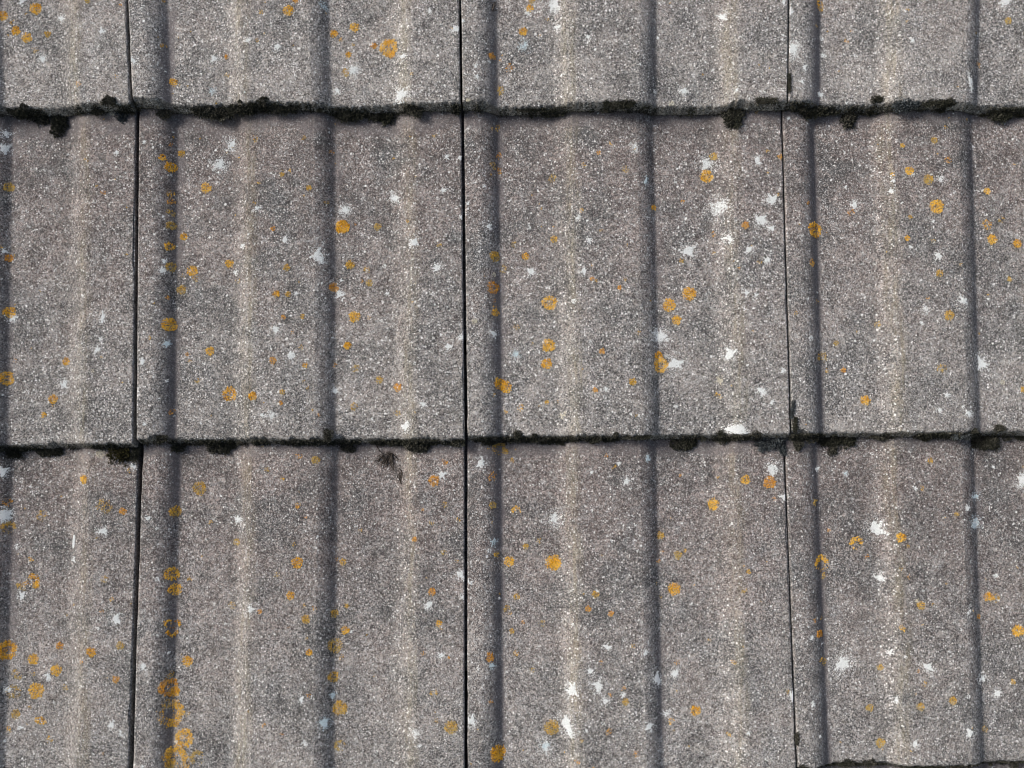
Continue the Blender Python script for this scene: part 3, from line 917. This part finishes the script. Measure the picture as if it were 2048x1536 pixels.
def clump(u, v, wpx, hpx, label, mat=M_MOSS, rz=None, rot=0.0, category='moss', name='moss_clump', group='moss clumps along the tile edges'):
    if v > 212 and v < 260 or v > 874 and v < 905:
        v += 4
        hpx *= 1.15
    h = hit(u, v)
    if h is None:
        return
    rx, ry = wpx * S / 2 * 1.05, hpx * S / 2 * 1.08
    rz = rz or min(rx, ry) * 0.75 + 0.001
    n = int(min(6500, max(700, rx * ry * 1e6 * 34)))
    Vs, Fs, k = [], [], 0
    big_x = rx >= ry
    m = max(2, int(round(max(rx, ry) / max(min(rx, ry), 1e-6) * 2.2)) + 1)
    for q in range(m):
        t = (q + .5) / m * 2 - 1 + random.uniform(-.12, .12)
        ox = t * rx * .72 if big_x else random.uniform(-.35, .35) * rx
        oy = random.uniform(-.35, .35) * ry if big_x else t * ry * .72
        e = math.sqrt(max(.25, 1 - t * t))
        lr = random.uniform(.55, .95)
        sx = min(rx, ry) * lr * (.75 + .35 * e) * (1.15 if big_x else 1)
        sy = min(rx, ry) * lr * (.75 + .35 * e) * (1 if big_x else 1.15)
        v_, f_ = cloud(np.array(h[2]) + q * .01, sx, sy, rz * random.uniform(.6, 1.0), n // m, rot, .45)
        v_[:, 0] += ox * math.cos(rot) - oy * math.sin(rot)
        v_[:, 1] += ox * math.sin(rot) + oy * math.cos(rot)
        Vs.append(v_)
        Fs.append(f_ + k)
        k += len(v_)
    V, F = np.concatenate(Vs), np.concatenate(Fs)
    # solid heart of the cushion so it is not see-through
    ns, nr_ = 14, 5
    core = []
    for j in range(nr_):
        a = (j / (nr_ - 1)) * math.pi / 2
        for i in range(ns):
            t = i * 2 * math.pi / ns
            k = .58 * (1 + .22 * noise.noise(Vector((math.cos(t) * 2 + u, math.sin(t) * 2, a))))
            x, y = rx * k * math.cos(a) * math.cos(t), ry * k * math.cos(a) * math.sin(t)
            core.append((x * math.cos(rot) - y * math.sin(rot), x * math.sin(rot) + y * math.cos(rot), rz * k * math.sin(a) - 0.001 * (j == 0)))
    CF = []
    for j in range(nr_ - 1):
        for i in range(ns):
            a, b, c, d = j * ns + i, j * ns + (i + 1) % ns, (j + 1) * ns + (i + 1) % ns, (j + 1) * ns + i
            CF += [(a, b, c), (a, c, d)]
    V2 = np.concatenate([V, np.array(core)])
    F2 = np.concatenate([F, np.array(CF) + len(V)])
    o = link(name, mesh_np(name, V2, F2, False), mat)
    o.matrix_world = ROOF @ Matrix.Translation(h[2])
    o['label'] = label
    o['category'] = category
    if group:
        o['group'] = group
    return o


# clumps one can point at: upper course line (y about 210), then lower course line (y about 880)
for a in [
    (120, 246, 26, 38, 'oval black moss tuft hanging lowest below upper tile edge, near left side', M_MOSS, .005, .15),
    (85, 233, 26, 20, 'small round black moss tuft just left of the low hanging oval one', M_MOSS, .004, 0),
    (35, 219, 40, 16, 'flat black moss strip under upper tile edge at far left corner', M_MOSS, .004, 0),
    (218, 202, 26, 16, 'small black moss patch on upper tile edge just left of first joint', M_MOSS, .003, 0),
    (247, 224, 22, 24, 'blue-grey moss smudge beside top of first vertical joint', M_MOSSB, .002, .3),
    (326, 224, 34, 14, 'thin dark moss tuft in the trough right of first joint, upper edge', M_MOSS, .003, -.1),
    (428, 218, 66, 36, 'wide shaggy black moss cushion over upper tile edge in second column', M_MOSS, .006, .1),
    (487, 215, 54, 22, 'black moss ridge joined to right end of the wide shaggy cushion', M_MOSS, .005, .1),
    (570, 214, 52, 20, 'low black moss lump under roll of second column, upper edge', M_MOSS, .004, -.1),
    (700, 224, 50, 26, 'dark moss tuft in trough just left of the large drooping clump', M_MOSS, .005, 0),
    (757, 226, 62, 36, 'large drooping black moss clump with ragged point, upper edge', M_MOSS, .006, .35),
    (830, 213, 26, 22, 'small black moss tuft between drooping clump and second joint', M_MOSS, .004, 0),
    (1060, 215, 70, 10, 'thin dark moss band in trough right of second joint, upper edge', M_MOSS, .002, 0),
    (1240, 208, 74, 16, 'long low black moss band on roll of third column, upper edge', M_MOSS, .004, 0),
    (1464, 222, 40, 40, 'bushy brown-black moss clump left of third joint, upper edge', M_MOSS, .006, .4),
    (1532, 203, 50, 12, 'thin mossy crust on upper edge just left of third joint', M_MOSS, .003, 0),
    (1612, 216, 54, 30, 'thick mossy tuft right below end of third joint, upper edge', M_MOSS, .006, -.2),
    (1660, 219, 40, 18, 'dark moss lump between third joint tuft and pointed hanging tuft', M_MOSS, .004, 0),
    (1697, 232, 28, 26, 'pointed black moss tuft hanging below upper edge, right column', M_MOSS, .004, 0),
    (1756, 200, 32, 12, 'little black moss tuft sitting on top of upper edge, right column', M_MOSS, .004, 0),
    (1812, 211, 46, 28, 'black moss cushion with pale blue-grey centre, right column', M_MOSSB, .005, 0),
    (1880, 206, 60, 16, 'black moss band right of the cushion with blue-grey centre', M_MOSS, .004, 0),
    (1998, 225, 48, 22, 'brownish black moss tuft in last trough near right side, upper edge', M_MOSS, .005, .2),
    (24, 903, 42, 16, 'black moss tuft under lower tile edge at far left corner', M_MOSS, .004, -.1),
    (100, 900, 56, 14, 'flat black moss tuft under lower edge of leftmost tile', M_MOSS, .004, 0),
    (243, 905, 34, 34, 'olive and black moss wedge left of first joint, lower edge', M_MOSSG, .005, -.5),
    (272, 906, 16, 34, 'dark grey moss plug filling top of first joint, lower edge', M_MOSS, .004, 0),
    (352, 892, 30, 12, 'tiny black moss tuft in trough right of first joint, lower edge', M_MOSS, .003, 0),
    (446, 890, 54, 18, 'black moss tuft under lower edge before middle roll, second column', M_MOSS, .004, 0),
    (656, 871, 18, 20, 'little black moss ball on lower tile edge above dark trough', M_MOSS, .005, 0),
    (696, 893, 30, 14, 'small black moss tuft left of the dead leaf scrap', M_MOSS, .003, 0),
    (836, 889, 48, 18, 'black moss patch right of the dead leaf scrap', M_MOSS, .004, 0),
    (905, 881, 34, 9, 'thin black moss line ending at second joint, lower edge', M_MOSS, .003, 0),
    (978, 880, 34, 12, 'small dark moss tuft right of second joint, lower edge', M_MOSS, .003, -.2),
    (1110, 878, 90, 10, 'long thin black moss line on third column, lower edge', M_MOSS, .003, 0),
    (1272, 873, 70, 10, 'thin black moss line on roll of third column, lower edge', M_MOSS, .003, 0),
    (1368, 881, 52, 24, 'ragged black moss clump in last trough left of white splash', M_MOSS, .005, -.1),
    (1540, 880, 50, 32, 'feathery grey moss clump left of third joint, lower edge', M_MOSSB, .005, -.3),
    (1564, 895, 14, 20, 'small grey moss finger hanging beside third joint, lower edge', M_MOSSB, .003, -.4),
    (1585, 820, 7, 44, 'blue-grey moss filling upper end of third joint above lower edge', M_MOSSB, .0012, .1),
    (1589, 850, 10, 34, 'black moss filling third joint just above lower tile edge', M_MOSS, .0018, .1),
    (1596, 884, 18, 20, 'small black moss tuft right under third joint, lower edge', M_MOSS, .004, 0),
    (1670, 876, 88, 20, 'wide black moss mat under lower edge right of third joint', M_MOSS, .004, -.05),
    (1664, 896, 15, 16, 'tiny black moss dot hanging below the wide moss mat', M_MOSS, .003, 0),
    (1762, 873, 60, 12, 'low black moss mat between wide mat and right hand clumps', M_MOSS, .003, 0),
    (1848, 874, 36, 14, 'small black moss tuft before the big right hand clump', M_MOSS, .003, 0),
    (1920, 870, 40, 16, 'grey-black moss tuft joined to left of the big right hand clump', M_MOSSB, .004, 0),
    (1966, 881, 56, 24, 'biggest thick black moss clump at right end of lower edge', M_MOSS, .006, 0),
    (1998, 856, 18, 14, 'round black moss ball on the tile above the biggest clump', M_MOSS, .004, 0),
    (2040, 873, 24, 14, 'black moss tuft cut by the right side of photo, lower edge', M_MOSS, .003, 0),
    (923, 160, 8, 26, 'thin moss plug in second joint just above upper tile edge', M_MOSS, .003, 0),
    (1578, 168, 6, 50, 'thin black moss plug in third joint just above upper tile edge', M_MOSS, .003, 0),
    (1594, 1478, 8, 26, 'thin moss plug at bottom of third joint near photo bottom', M_MOSS, .0012, 0),
]:
    clump(a[0], a[1], a[2], a[3], a[4], a[5], a[6], -a[7])

# dead leaf scrap: a tangle of curled fibres
def scrap(u, v, wpx, hpx, label, count=60, mat=M_DEBRIS, name='leaf_scrap', category='leaf'):
    h = hit(u, v)
    V, F = [], []
    for _ in range(count):
        wide = count > 10
        a = random.uniform(-3.6, 0.4) if wide else random.uniform(-2.1, -1.0)
        L = random.uniform(.35, .8) * hpx * S
        x = random.uniform(-.38, .38) * wpx * S
        y = random.uniform(-.15, .42) * hpx * S
        z = 0.0006
        w = random.uniform(.00025, .0006)
        k0 = len(V)
        for s in range(6):
            V += [(x - w, y, z), (x + w, y, z), (x, y + w * .3, z + w)]
            x += math.cos(a) * L / 5
            y += math.sin(a) * L / 5
            z += random.uniform(-.0006, .0009)
            z = max(z, .0003)
            a += random.uniform(-.7, .7)
        for s in range(5):
            b = k0 + s * 3
            for p, q in ((0, 1), (1, 2), (2, 0)):
                F += [(b + p, b + q, b + 3 + q), (b + p, b + 3 + q, b + 3 + p)]
    o = link(name, mesh_np(name, V, F, False), mat)
    o.matrix_world = ROOF @ Matrix.Translation(h[2])
    o['label'] = label
    o['category'] = category


scrap(775, 917, 34, 32, 'dark curled dead leaf scrap below lower tile edge, second column')
scrap(801, 948, 8, 30, 'thin dark fibre wisp just right of the dead leaf scrap', 8)
scrap(985, 12, 18, 24, 'little dark dry stalk curl at the very top beside second joint', 5)

# hairline cracks: thin mossy threads, roof-local
def crack(pts):
    for (a, b) in zip(pts[:-1], pts[1:]):
        for i in range(40):
            t = random.random()
            h = hit(a[0] + (b[0] - a[0]) * t + random.gauss(0, .5), a[1] + (b[1] - a[1]) * t + random.gauss(0, .5))
            if h is None:
                continue
            P = np.array([h[2]]) + [[0, 0, -.0001]]
            Dn = unit(np.array([[random.gauss(0, 1), random.gauss(0, 1), .35]]))
            V, F = blades(P, Dn, np.array([.0007]), np.array([.0002]))
            crust.append((V, F))


crack([(262, 188), (270, 196), (292, 198), (312, 195)])
crack([(268, 178), (284, 172)])
crack([(283, 873), (290, 868), (304, 866)])
crack([(1586, 838), (1600, 833), (1612, 829)])
crack([(924, 152), (948, 150)])
crack([(606, 191), (613, 187), (622, 190)])
crack([(32, 891), (38, 885), (46, 888)])
join_stuff('moss', crust, M_MOSS, None)
for o in col.objects:
    if o.name.startswith('moss') and o.get('kind') == 'stuff':
        o.matrix_world = ROOF
        o['label'] = 'thin black mossy crust along the tile edges and cracks'
        o['category'] = 'moss'
print('objects', len(bpy.data.objects), 'tris', sum(len(o.data.loops) - 2 * len(o.data.polygons) for o in bpy.data.objects if o.type == 'MESH'))
